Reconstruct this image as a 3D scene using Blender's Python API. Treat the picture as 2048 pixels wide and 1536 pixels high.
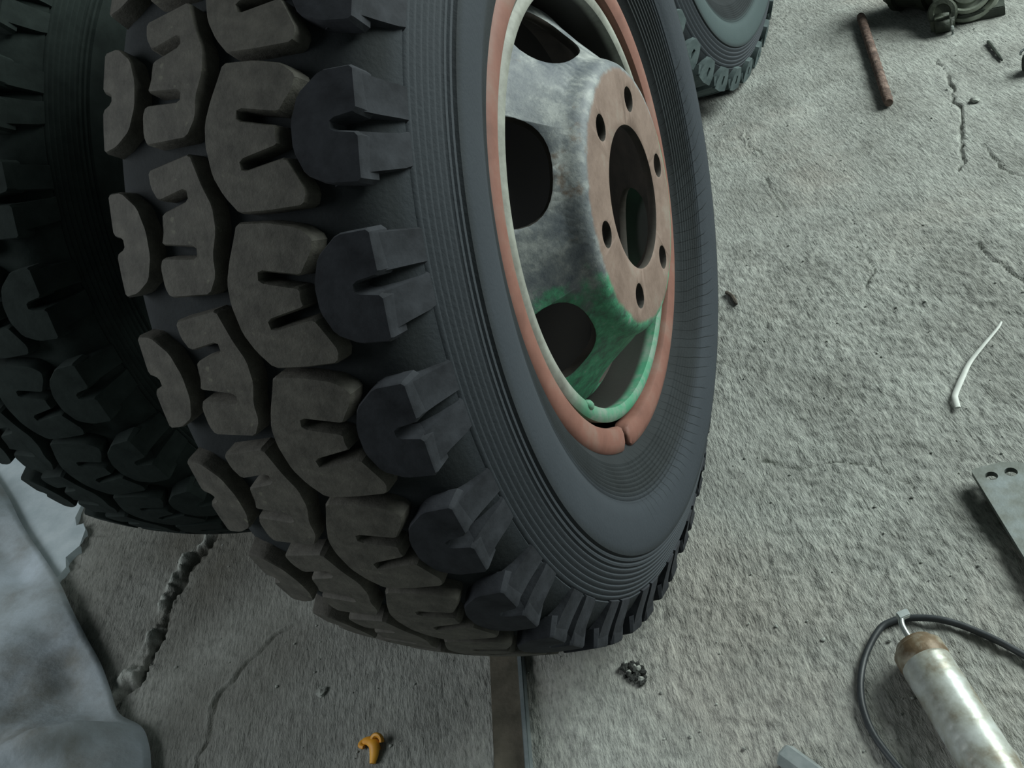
import bpy, bmesh, math, random
import numpy as np
from mathutils import Vector, Matrix

for o in list(bpy.data.objects):
    bpy.data.objects.remove(o)
scene = bpy.context.scene
COL = scene.collection

# ------------------------------------------------------------------ camera
cam_data = bpy.data.cameras.new('camera')
cam_data.sensor_width = 36.0
cam_data.lens = 2000.0 / 2048.0 * 36.0
cam_data.clip_start = 0.02
cam = bpy.data.objects.new('camera', cam_data)
COL.objects.link(cam)
RIGHT = Vector((0.89901994, 0.28326216, -0.33395464))
DOWN = Vector((-0.0631142, -0.67083731, -0.738914))
FWD = Vector((-0.43333561, 0.6853757, -0.58521825))
CAM = Vector((0.38626832, -0.94699955, 1.05175044))
cam.matrix_world = Matrix(((RIGHT.x, -DOWN.x, -FWD.x, CAM.x),
                           (RIGHT.y, -DOWN.y, -FWD.y, CAM.y),
                           (RIGHT.z, -DOWN.z, -FWD.z, CAM.z),
                           (0, 0, 0, 1)))
scene.camera = cam

# ------------------------------------------------------------------ light
world = bpy.data.worlds.new('world')
scene.world = world
world.use_nodes = True
bg = world.node_tree.nodes['Background']
bg.inputs['Color'].default_value = (0.80, 1.0, 0.95, 1)
bg.inputs['Strength'].default_value = 0.075

def area_light(name, loc, target, sx, sy, power, color):
    d = bpy.data.lights.new(name, 'AREA')
    d.shape = 'RECTANGLE'; d.size = sx; d.size_y = sy
    d.energy = power; d.color = color
    o = bpy.data.objects.new(name, d)
    COL.objects.link(o)
    o.location = loc
    o.rotation_euler = (Vector(target) - Vector(loc)).to_track_quat('-Z', 'Y').to_euler()
    return o
# overcast daylight through the garage's open doorway on the right
area_light('open_bay_daylight', (3.2, 2.5, 2.45), (0.1, 0.6, 0.0), 3.2, 2.2, 395, (0.90, 1.0, 0.95))
# weaker daylight from a second opening behind the photographer's left shoulder
area_light('left_window_daylight', (-3.0, -1.8, 2.4), (-0.3, -0.2, 0.3), 2.5, 2.0, 74, (0.92, 0.98, 1.0))

scene.view_settings.view_transform = 'Standard'
scene.view_settings.look = 'None'
scene.view_settings.gamma = 1.0
scene.view_settings.use_curve_mapping = False
scene.view_settings.exposure = 0.0

random.seed(4)
RNG = np.random.default_rng(7)
RAD = math.radians
RT = 0.505                      # tyre radius

# ------------------------------------------------------------------ helpers
def link(name, mesh, mat=None, parent=None, loc=(0, 0, 0), smooth=False):
    o = bpy.data.objects.new(name, mesh)
    COL.objects.link(o)
    if mat is not None and not mesh.materials:
        mesh.materials.append(mat)
    o.location = loc
    if parent is not None:
        o.parent = parent
    if smooth:
        for p in mesh.polygons:
            p.use_smooth = True
    return o

def bm_mesh(bm, name):
    bmesh.ops.recalc_face_normals(bm, faces=bm.faces)
    me = bpy.data.meshes.new(name)
    bm.to_mesh(me); bm.free()
    return me

def thing(name, label, cat, loc=(0, 0, 0), rotz=0.0, group=None):
    o = bpy.data.objects.new(name, None)
    o.empty_display_size = 0.05
    COL.objects.link(o)
    o.location = loc; o.rotation_euler = (0, 0, rotz)
    return tag(o, label, cat, group)

def tag(o, label, cat, group=None):
    o['label'] = label; o['category'] = cat
    if group: o['group'] = group
    return o

def smooth_by_angle(me, deg=35):
    bm = bmesh.new(); bm.from_mesh(me)
    for f in bm.faces: f.smooth = True
    for e in bm.edges:
        if len(e.link_faces) == 2 and e.calc_face_angle(0) > RAD(deg):
            e.smooth = False
    bm.to_mesh(me); bm.free()

def revolve(name, prof, nseg, closed=True, sharp=40):
    """prof: list of (v, r); axis = X, angle u from -Y (front) upward."""
    n = len(prof)
    verts, faces = [], []
    for k in range(nseg):
        a = 2 * math.pi * k / nseg
        c, s = math.cos(a), math.sin(a)
        for v, r in prof:
            verts.append((v, -r * c, r * s))
    for k in range(nseg):
        k2 = (k + 1) % nseg
        for i in range(n if closed else n - 1):
            j = (i + 1) % n
            faces.append((k * n + i, k * n + j, k2 * n + j, k2 * n + i))
    me = bpy.data.meshes.new(name)
    me.from_pydata(verts, [], faces)
    bm = bmesh.new(); bm.from_mesh(me)
    bmesh.ops.recalc_face_normals(bm, faces=bm.faces)
    bm.to_mesh(me); bm.free()
    smooth_by_angle(me, sharp)
    return me

def tube_mesh(name, pts, rad, seg=10, flat=1.0, cap=True):
    """tube through points; rad is a number or one per point; flat squeezes z."""
    pts = [Vector(p) for p in pts]
    n = len(pts)
    if not hasattr(rad, '__len__'): rad = [rad] * n
    verts, faces = [], []
    up0 = Vector((0, 0, 1))
    for i, p in enumerate(pts):
        t = (pts[min(i + 1, n - 1)] - pts[max(i - 1, 0)]).normalized()
        a = t.cross(up0)
        if a.length < 1e-3: a = t.cross(Vector((1, 0, 0)))
        a.normalize(); b = a.cross(t).normalized()
        for k in range(seg):
            th = 2 * math.pi * k / seg
            verts.append(p + a * rad[i] * math.cos(th) + b * rad[i] * flat * math.sin(th))
    for i in range(n - 1):
        for k in range(seg):
            k2 = (k + 1) % seg
            faces.append((i * seg + k, i * seg + k2, (i + 1) * seg + k2, (i + 1) * seg + k))
    if cap:
        faces.append(tuple(range(seg))[::-1])
        faces.append(tuple((n - 1) * seg + k for k in range(seg)))
    me = bpy.data.meshes.new(name)
    me.from_pydata(verts, [], faces)
    bm = bmesh.new(); bm.from_mesh(me)
    bmesh.ops.recalc_face_normals(bm, faces=bm.faces)
    bm.to_mesh(me); bm.free()
    smooth_by_angle(me, 45)
    return me

def spline(pts, n=8):
    """Catmull-Rom through points."""
    P = [Vector(p) for p in pts]
    P = [P[0] * 2 - P[1]] + P + [P[-1] * 2 - P[-2]]
    out = []
    for i in range(1, len(P) - 2):
        for k in range(n):
            t = k / n
            p0, p1, p2, p3 = P[i - 1], P[i], P[i + 1], P[i + 2]
            out.append(0.5 * ((2 * p1) + (p2 - p0) * t + (2 * p0 - 5 * p1 + 4 * p2 - p3) * t * t
                              + (3 * p1 - p0 - 3 * p2 + p3) * t ** 3))
    out.append(P[-2])
    return out

def box_bm(bm, x0, x1, y0, y1, z0, z1):
    vs = [bm.verts.new((x, y, z)) for x in (x0, x1) for y in (y0, y1) for z in (z0, z1)]
    for f in ((0, 1, 3, 2), (4, 6, 7, 5), (0, 4, 5, 1), (2, 3, 7, 6), (0, 2, 6, 4), (1, 5, 7, 3)):
        bm.faces.new([vs[i] for i in f])
    return vs

def fill_poly(bm, loops):
    """triangulated flat face in the XY plane from an outer loop and hole loops."""
    edges = []
    for lp in loops:
        vs = [bm.verts.new((x, y, 0)) for x, y in lp]
        for i in range(len(vs)):
            edges.append(bm.edges.new((vs[i], vs[(i + 1) % len(vs)])))
    bmesh.ops.triangle_fill(bm, use_beauty=True, use_dissolve=False, edges=edges)

# ------------------------------------------------------------------ materials
def mat(name):
    m = bpy.data.materials.new(name)
    m.use_nodes = True
    return m, m.node_tree, m.node_tree.nodes['Principled BSDF']

def nd(nt, kind, **kw):
    n = nt.nodes.new(kind)
    for k, v in kw.items():
        if k in ('operation', 'blend_type', 'data_type', 'noise_dimensions', 'feature', 'attribute_name',
                 'interpolation_type', 'distance', 'vector_type'):
            setattr(n, k, v)
    return n

def ramp(nt, fac, stops):
    r = nt.nodes.new('ShaderNodeValToRGB')
    el = r.color_ramp.elements
    while len(el) < len(stops): el.new(0.5)
    for e, (p, c) in zip(el, stops):
        e.position = p
        e.color = c if len(c) == 4 else (c[0], c[1], c[2], 1)
    nt.links.new(fac, r.inputs[0])
    return r.outputs[0]

def noise(nt, vec, scale, detail=4, rough=0.55):
    n = nt.nodes.new('ShaderNodeTexNoise')
    n.inputs['Scale'].default_value = scale
    n.inputs['Detail'].default_value = detail
    n.inputs['Roughness'].default_value = rough
    if vec is not None: nt.links.new(vec, n.inputs['Vector'])
    return n.outputs['Fac']

def mix(nt, fac, a, b, blend='MIX'):
    m = nt.nodes.new('ShaderNodeMix'); m.data_type = 'RGBA'; m.blend_type = blend
    for sock, val in ((m.inputs[0], fac), (m.inputs[6], a), (m.inputs[7], b)):
        if isinstance(val, (int, float)): sock.default_value = val
        elif isinstance(val, (tuple, list)): sock.default_value = (val[0], val[1], val[2], 1)
        else: nt.links.new(val, sock)
    return m.outputs[2]

def math_n(nt, op, a, b=None, c=None, clamp=False):
    m = nt.nodes.new('ShaderNodeMath'); m.operation = op; m.use_clamp = clamp
    for i, val in enumerate((a, b, c)):
        if val is None: continue
        if isinstance(val, (int, float)): m.inputs[i].default_value = val
        else: nt.links.new(val, m.inputs[i])
    return m.outputs[0]

def smoothstep(nt, x, a, b):
    m = nt.nodes.new('ShaderNodeMapRange'); m.interpolation_type = 'SMOOTHSTEP'
    nt.links.new(x, m.inputs[0])
    m.inputs[1].default_value = a; m.inputs[2].default_value = b
    return m.outputs[0]

def obj_coord(nt):
    return nt.nodes.new('ShaderNodeTexCoord').outputs['Object']

def geo_pos(nt):
    return nt.nodes.new('ShaderNodeNewGeometry').outputs['Position']

def bump(nt, bsdf, height, strength, dist):
    b = nt.nodes.new('ShaderNodeBump')
    b.inputs['Strength'].default_value = strength
    b.inputs['Distance'].default_value = dist
    nt.links.new(height, b.inputs['Height'])
    nt.links.new(b.outputs[0], bsdf.inputs['Normal'])

def simple_mat(name, c1, c2, scale, rough=0.6, metal=0.0, bstr=0.2, bdist=0.002, c3=None, bscale=None, spec=0.5):
    m, nt, b = mat(name)
    v = obj_coord(nt)
    stops = [(0.35, c1), (0.65, c2)]
    if c3: stops = [(0.3, c1), (0.5, c2), (0.68, c3)]
    col = ramp(nt, noise(nt, v, scale, 6, 0.6), stops)
    nt.links.new(col, b.inputs['Base Color'])
    b.inputs['Roughness'].default_value = rough
    b.inputs['Metallic'].default_value = metal
    b.inputs['Specular IOR Level'].default_value = spec
    bump(nt, b, noise(nt, v, bscale or scale * 4, 4), bstr, bdist)
    return m

def polar(nt):
    """r and front-up angle (radians) of object space about X."""
    sx = nt.nodes.new('ShaderNodeSeparateXYZ')
    nt.links.new(obj_coord(nt), sx.inputs[0])
    y, z = sx.outputs[1], sx.outputs[2]
    r = math_n(nt, 'SQRT', math_n(nt, 'ADD', math_n(nt, 'MULTIPLY', y, y), math_n(nt, 'MULTIPLY', z, z)))
    ang = math_n(nt, 'ARCTAN2', z, math_n(nt, 'MULTIPLY', y, -1.0))
    return sx.outputs[0], y, z, r, ang

def make_rubber(name, cracks, dustc=(0.043, 0.051, 0.063)):
    m, nt, b = mat(name)
    x, y, z, r, ang = polar(nt)
    v = obj_coord(nt)
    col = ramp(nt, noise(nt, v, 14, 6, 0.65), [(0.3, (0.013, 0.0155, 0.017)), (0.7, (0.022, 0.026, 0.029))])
    # pale dust on the smooth wall between bead and rib band
    dust = math_n(nt, 'MULTIPLY', smoothstep(nt, r, 0.325, 0.345),
                  math_n(nt, 'SUBTRACT', 1.0, smoothstep(nt, r, 0.385, 0.40)))
    col = mix(nt, math_n(nt, 'MULTIPLY', dust, math_n(nt, 'ADD', 0.45, math_n(nt, 'MULTIPLY', noise(nt, v, 6, 4), 0.3))), col, dustc)
    ribd = math_n(nt, 'MULTIPLY', smoothstep(nt, r, 0.395, 0.40), math_n(nt, 'SUBTRACT', 1.0, smoothstep(nt, r, 0.44, 0.46)))
    col = mix(nt, math_n(nt, 'MULTIPLY', ribd, 0.65), col, (0.055, 0.063, 0.074))
    h = noise(nt, v, 260, 3)
    if cracks:
        # old radial cracks near the bead on the lower rear part of the wall
        wob = math_n(nt, 'ADD', math_n(nt, 'MULTIPLY', noise(nt, v, 7, 2), 0.12), math_n(nt, 'MULTIPLY', r, 1.6))
        saw = math_n(nt, 'FRACT', math_n(nt, 'MULTIPLY', math_n(nt, 'ADD', ang, wob), 21.0))
        line = math_n(nt, 'SUBTRACT', 1.0, smoothstep(nt, math_n(nt, 'ABSOLUTE', math_n(nt, 'SUBTRACT', saw, 0.5)), 0.02, 0.06))
        band = math_n(nt, 'MULTIPLY', smoothstep(nt, r, 0.287, 0.295),
                      math_n(nt, 'SUBTRACT', 1.0, smoothstep(nt, math_n(nt, 'ADD', r, math_n(nt, 'MULTIPLY', noise(nt, v, 30, 2), 0.06)), 0.37, 0.40)))
        sect = smoothstep(nt, math_n(nt, 'MULTIPLY', ang, -1.0), 0.75, 0.95)
        line = math_n(nt, 'MULTIPLY', math_n(nt, 'MULTIPLY', line, band), sect)
        col = mix(nt, math_n(nt, 'MULTIPLY', line, 0.9), col, (0.006, 0.008, 0.009))
        h = math_n(nt, 'SUBTRACT', h, math_n(nt, 'MULTIPLY', line, 2.0))
    nt.links.new(col, b.inputs['Base Color'])
    b.inputs['Roughness'].default_value = 0.8
    b.inputs['Specular IOR Level'].default_value = 0.2
    bump(nt, b, h, 0.25, 0.0015)
    return m

M = {}
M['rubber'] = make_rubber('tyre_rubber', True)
M['rubber_rear'] = make_rubber('grey_tyre_rubber', False, (0.075, 0.105, 0.108))

def make_tread(name, base, worn):
    m, nt, b = mat(name)
    v = obj_coord(nt)
    x, y, z, r, ang = polar(nt)
    col = ramp(nt, noise(nt, v, 45, 6, 0.7), [(0.35, base), (0.7, worn)])
    # dried mud specks trodden into some blocks
    spk = smoothstep(nt, noise(nt, v, 110, 2, 0.5), 0.68, 0.75)
    oi = nt.nodes.new('ShaderNodeObjectInfo')
    col = mix(nt, math_n(nt, 'MULTIPLY', spk, math_n(nt, 'MULTIPLY', oi.outputs['Random'], 0.6)), col, (0.17, 0.17, 0.13))
    nt.links.new(col, b.inputs['Base Color'])
    b.inputs['Roughness'].default_value = 0.75
    b.inputs['Specular IOR Level'].default_value = 0.3
    bump(nt, b, noise(nt, v, 160, 5, 0.7), 0.4, 0.002)
    return m
M['tread'] = make_tread('worn_tread_rubber', (0.048, 0.045, 0.039), (0.105, 0.099, 0.085))
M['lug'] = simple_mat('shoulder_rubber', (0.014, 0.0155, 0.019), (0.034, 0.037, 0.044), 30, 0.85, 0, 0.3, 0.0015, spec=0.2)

def make_disc_paint():
    m, nt, b = mat('flaking_wheel_paint')
    x, y, z, r, ang = polar(nt)
    v = obj_coord(nt)
    n1 = noise(nt, v, 11, 6, 0.65); n2 = noise(nt, v, 26, 6, 0.7); n3 = noise(nt, v, 60, 5, 0.7)
    pale = ramp(nt, n2, [(0.36, (0.070, 0.083, 0.10)), (0.5, (0.135, 0.15, 0.158)), (0.60, (0.25, 0.265, 0.26)), (0.70, (0.33, 0.345, 0.335))])
    pale = mix(nt, smoothstep(nt, n1, 0.58, 0.66), pale, (0.13, 0.095, 0.07))
    green = ramp(nt, n3, [(0.33, (0.05, 0.10, 0.075)), (0.48, (0.055, 0.22, 0.125)), (0.58, (0.06, 0.30, 0.16)), (0.70, (0.22, 0.28, 0.24))])
    # green paint survives on the lower part of the dish
    low = math_n(nt, 'ADD', math_n(nt, 'MULTIPLY', z, -1.0), math_n(nt, 'MULTIPLY', math_n(nt, 'SUBTRACT', n1, 0.5), 0.26))
    col = mix(nt, smoothstep(nt, low, -0.012, 0.022), pale, green)
    # bare rusty flange where the wheel was bolted on
    rust = ramp(nt, n2, [(0.3, (0.13, 0.085, 0.066)), (0.55, (0.185, 0.127, 0.102)), (0.75, (0.215, 0.18, 0.15))])
    edge = math_n(nt, 'ADD', r, math_n(nt, 'MULTIPLY', math_n(nt, 'SUBTRACT', n2, 0.5), 0.018))
    col = mix(nt, smoothstep(nt, edge, 0.137, 0.143), rust, col)
    nt.links.new(col, b.inputs['Base Color'])
    b.inputs['Roughness'].default_value = 0.6
    bump(nt, b, n3, 0.35, 0.002)
    return m
M['disc'] = make_disc_paint()

def make_lip_paint():
    m, nt, b = mat('rim_lip_paint')
    x, y, z, r, ang = polar(nt)
    v = obj_coord(nt)
    n2 = noise(nt, v, 30, 6, 0.7)
    pale = ramp(nt, n2, [(0.35, (0.15, 0.15, 0.13)), (0.65, (0.27, 0.28, 0.245))])
    green = ramp(nt, n2, [(0.42, (0.05, 0.22, 0.125)), (0.6, (0.17, 0.235, 0.19))])
    low = math_n(nt, 'ADD', math_n(nt, 'MULTIPLY', z, -1.0), math_n(nt, 'MULTIPLY', math_n(nt, 'SUBTRACT', n2, 0.5), 0.1))
    col = mix(nt, smoothstep(nt, low, 0.07, 0.13), pale, green)
    inner = math_n(nt, 'SUBTRACT', 1.0, smoothstep(nt, x, 0.102, 0.112))
    col = mix(nt, inner, col, (0.017, 0.015, 0.013))  # inside of the barrel coloured near-black to paint in its shade
    nt.links.new(col, b.inputs['Base Color'])
    b.inputs['Roughness'].default_value = 0.65
    bump(nt, b, n2, 0.3, 0.0015)
    return m
M['lip'] = make_lip_paint()
M['ring'] = simple_mat('rusty_primer', (0.135, 0.054, 0.038), (0.185, 0.078, 0.057), 16, 0.7, 0, 0.25, 0.0015, c3=(0.19, 0.118, 0.093))

def make_floor():
    m, nt, b = mat('rough_concrete')
    p = geo_pos(nt)
    n_big = noise(nt, p, 1.7, 5, 0.6)
    n_mid = noise(nt, p, 7, 6, 0.62)
    mp = nt.nodes.new('ShaderNodeMapping'); mp.vector_type = 'TEXTURE'
    mp.inputs['Rotation'].default_value = (0, 0, RAD(-65.5))
    mp.inputs['Scale'].default_value = (3.4, 1.0, 1.0)
    nt.links.new(p, mp.inputs['Vector'])
    grit = noise(nt, mp.outputs[0], 250, 4, 0.7)
    grit2 = noise(nt, mp.outputs[0], 95, 4, 0.65)
    col = ramp(nt, n_mid, [(0.30, (0.200, 0.203, 0.188)), (0.5, (0.268, 0.275, 0.258)), (0.70, (0.325, 0.337, 0.316))])
    col = mix(nt, math_n(nt, 'MULTIPLY', smoothstep(nt, n_big, 0.5, 0.66), 0.4), col, (0.28, 0.245, 0.215))
    g = ramp(nt, grit, [(0.32, (0.50, 0.50, 0.50)), (0.46, (0.93, 0.93, 0.93)), (0.66, (1.28, 1.28, 1.26))])
    col = mix(nt, 0.85, col, g, 'MULTIPLY')
    at = nt.nodes.new('ShaderNodeAttribute'); at.attribute_name = 'dirt'
    sp = nt.nodes.new('ShaderNodeSeparateColor'); nt.links.new(at.outputs['Color'], sp.inputs[0])
    col = mix(nt, math_n(nt, 'MULTIPLY', sp.outputs[0], 0.9, clamp=True), col, (0.055, 0.06, 0.05))     # dirt in cracks
    dark_area = math_n(nt, 'MULTIPLY', sp.outputs[2], math_n(nt, 'ADD', 0.5, math_n(nt, 'MULTIPLY', n_mid, 0.7)), clamp=True)
    col = mix(nt, dark_area, col, (0.10, 0.095, 0.08))                                                       # broad darker patches
    col = mix(nt, math_n(nt, 'MULTIPLY', sp.outputs[1], 0.85, clamp=True), col, (0.42, 0.44, 0.41))      # fresh broken edges
    nt.links.new(col, b.inputs['Base Color'])
    b.inputs['Roughness'].default_value = 0.9
    b.inputs['Specular IOR Level'].default_value = 0.2
    h = math_n(nt, 'ADD', math_n(nt, 'MULTIPLY', grit, 1.0), math_n(nt, 'MULTIPLY', grit2, 1.2))
    bump(nt, b, h, 0.6, 0.006)
    return m
M['floor'] = make_floor()
M['mortar'] = simple_mat('pale_mortar', (0.36, 0.42, 0.45), (0.46, 0.52, 0.55), 18, 0.85, 0, 0.3, 0.003)
M['tarp'] = simple_mat('dusty_grey_sheet', (0.17, 0.165, 0.14), (0.31, 0.345, 0.37), 7, 0.75, 0, 0.35, 0.004, c3=(0.44, 0.50, 0.56), bscale=70)
M['rebar'] = simple_mat('rusty_steel', (0.04, 0.026, 0.021), (0.105, 0.064, 0.05), 60, 0.85, 0.0, 0.8, 0.003, c3=(0.21, 0.15, 0.125))
M['dark_steel'] = simple_mat('dark_greasy_steel', (0.025, 0.032, 0.026), (0.06, 0.07, 0.058), 25, 0.5, 0.2, 0.4, 0.003)
M['cast'] = simple_mat('greasy_green_casting', (0.022, 0.028, 0.019), (0.052, 0.062, 0.043), 22, 0.6, 0.1, 0.5, 0.004)
M['cast_light'] = simple_mat('worn_flange_metal', (0.17, 0.19, 0.15), (0.33, 0.36, 0.30), 30, 0.5, 0.2, 0.3, 0.002)
M['plate'] = simple_mat('stained_steel_plate', (0.075, 0.08, 0.06), (0.145, 0.16, 0.148), 22, 0.6, 0.2, 0.3, 0.002, c3=(0.20, 0.23, 0.235))
M['angle'] = simple_mat('brown_rusted_iron', (0.055, 0.050, 0.035), (0.10, 0.088, 0.066), 30, 0.75, 0.1, 0.4, 0.002)
M['angle_edge'] = simple_mat('lit_iron_edge', (0.14, 0.17, 0.18), (0.22, 0.25, 0.26), 40, 0.45, 0.4, 0.2, 0.001)  # paler bluish iron; light on the edge is put into the colour
M['chrome'] = simple_mat('bright_steel', (0.45, 0.50, 0.50), (0.60, 0.64, 0.63), 40, 0.32, 0.8, 0.1, 0.001)
M['black'] = simple_mat('black_hose_rubber', (0.017, 0.021, 0.024), (0.036, 0.042, 0.047), 30, 0.5, 0, 0.2, 0.001)
M['white'] = simple_mat('off_white_plastic', (0.48, 0.50, 0.47), (0.56, 0.58, 0.55), 40, 0.6, 0, 0.1, 0.001)
M['yellow'] = simple_mat('orange_yellow_plastic', (0.62, 0.26, 0.015), (0.78, 0.38, 0.03), 40, 0.5, 0, 0.1, 0.001)
M['soot'] = simple_mat('black_oily_crumb', (0.012, 0.014, 0.012), (0.035, 0.038, 0.034), 160, 0.8, 0, 0.8, 0.004)
M['stone'] = simple_mat('concrete_crumb', (0.16, 0.165, 0.15), (0.38, 0.40, 0.37), 90, 0.9, 0, 0.4, 0.002)
M['wood'] = simple_mat('dark_twig', (0.04, 0.035, 0.028), (0.09, 0.075, 0.06), 80, 0.85, 0, 0.4, 0.001)

def make_gun_barrel():
    m, nt, b = mat('oily_chromed_barrel')
    v = obj_coord(nt)
    n = noise(nt, v, 24, 5, 0.65)
    col = ramp(nt, n, [(0.36, (0.20, 0.17, 0.12)), (0.5, (0.36, 0.37, 0.33)), (0.66, (0.50, 0.53, 0.51))])
    nt.links.new(col, b.inputs['Base Color'])
    b.inputs['Metallic'].default_value = 0.25
    b.inputs['Roughness'].default_value = 0.38
    bump(nt, b, noise(nt, v, 60, 3), 0.15, 0.002)
    return m
M['gun'] = make_gun_barrel()
M['gun_cap'] = simple_mat('rust_stained_cap', (0.07, 0.048, 0.026), (0.15, 0.105, 0.062), 26, 0.5, 0.3, 0.3, 0.002, c3=(0.36, 0.34, 0.27))

# ------------------------------------------------------------------ floor
def lattice(X, Y, seed, freq):
    rs = np.random.default_rng(seed)
    G = rs.random((256, 256))
    x = X * freq + 100.3; y = Y * freq + 90.7
    xi = np.floor(x).astype(int); yi = np.floor(y).astype(int)
    fx = x - xi; fy = y - yi
    fx = fx * fx * (3 - 2 * fx); fy = fy * fy * (3 - 2 * fy)
    a = G[xi % 256, yi % 256]; b_ = G[(xi + 1) % 256, yi % 256]
    c = G[xi % 256, (yi + 1) % 256]; d = G[(xi + 1) % 256, (yi + 1) % 256]
    return (a * (1 - fx) + b_ * fx) * (1 - fy) + (c * (1 - fx) + d * fx) * fy - 0.5

def poly_dist(X, Y, pts):
    D = np.full(X.shape, 1e9); S = np.zeros(X.shape)
    for (ax, ay), (bx, by) in zip(pts[:-1], pts[1:]):
        dx, dy = bx - ax, by - ay
        L = dx * dx + dy * dy + 1e-12
        t = np.clip(((X - ax) * dx + (Y - ay) * dy) / L, 0, 1)
        ex, ey = X - ax - t * dx, Y - ay - t * dy
        d = np.sqrt(ex * ex + ey * ey)
        side = np.sign(dx * (Y - ay) - dy * (X - ax))
        m = d < D
        D[m] = d[m]; S[m] = side[m]
    return D, S

# (points, half width, depth, raised rim on one side)
CRACKS = [
    ([(0.325, 1.25), (0.335, 1.182), (0.346, 1.089), (0.358, 1.032), (0.362, 0.941), (0.357, 0.867), (0.359, 0.79)], 0.0046, 0.007, 0.0),
    ([(0.362, 0.912), (0.403, 0.852), (0.439, 0.763), (0.50, 0.70)], 0.003, 0.004, 0.0),
    ([(0.372, 0.565), (0.383, 0.545), (0.407, 0.499), (0.438, 0.447), (0.48, 0.40)], 0.0036, 0.005, 0.0),
    ([(-0.065, 1.067), (-0.045, 1.01), (-0.027, 0.97)], 0.0035, 0.003, 0.003),
    ([(0.0, 0.86), (0.008, 0.842), (0.030, 0.79), (0.042, 0.743)], 0.0035, 0.003, 0.002),
    ([(0.08, 0.085), (0.132, 0.064), (0.19, 0.068), (0.245, 0.055), (0.284, 0.013)], 0.004, 0.002, 0.0),
    ([(-0.869, -0.08), (-0.872, -0.15), (-0.864, -0.21), (-0.850, -0.266), (-0.838, -0.34), (-0.842, -0.40)], 0.010, 0.012, 0.012),
    ([(-0.60, -0.24), (-0.634, -0.29), (-0.663, -0.369), (-0.642, -0.432), (-0.629, -0.50)], 0.0042, 0.004, 0.002),
    ([(0.20, 0.60), (0.212, 0.52), (0.206, 0.45)], 0.0026, 0.003, 0.0),
]

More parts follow.
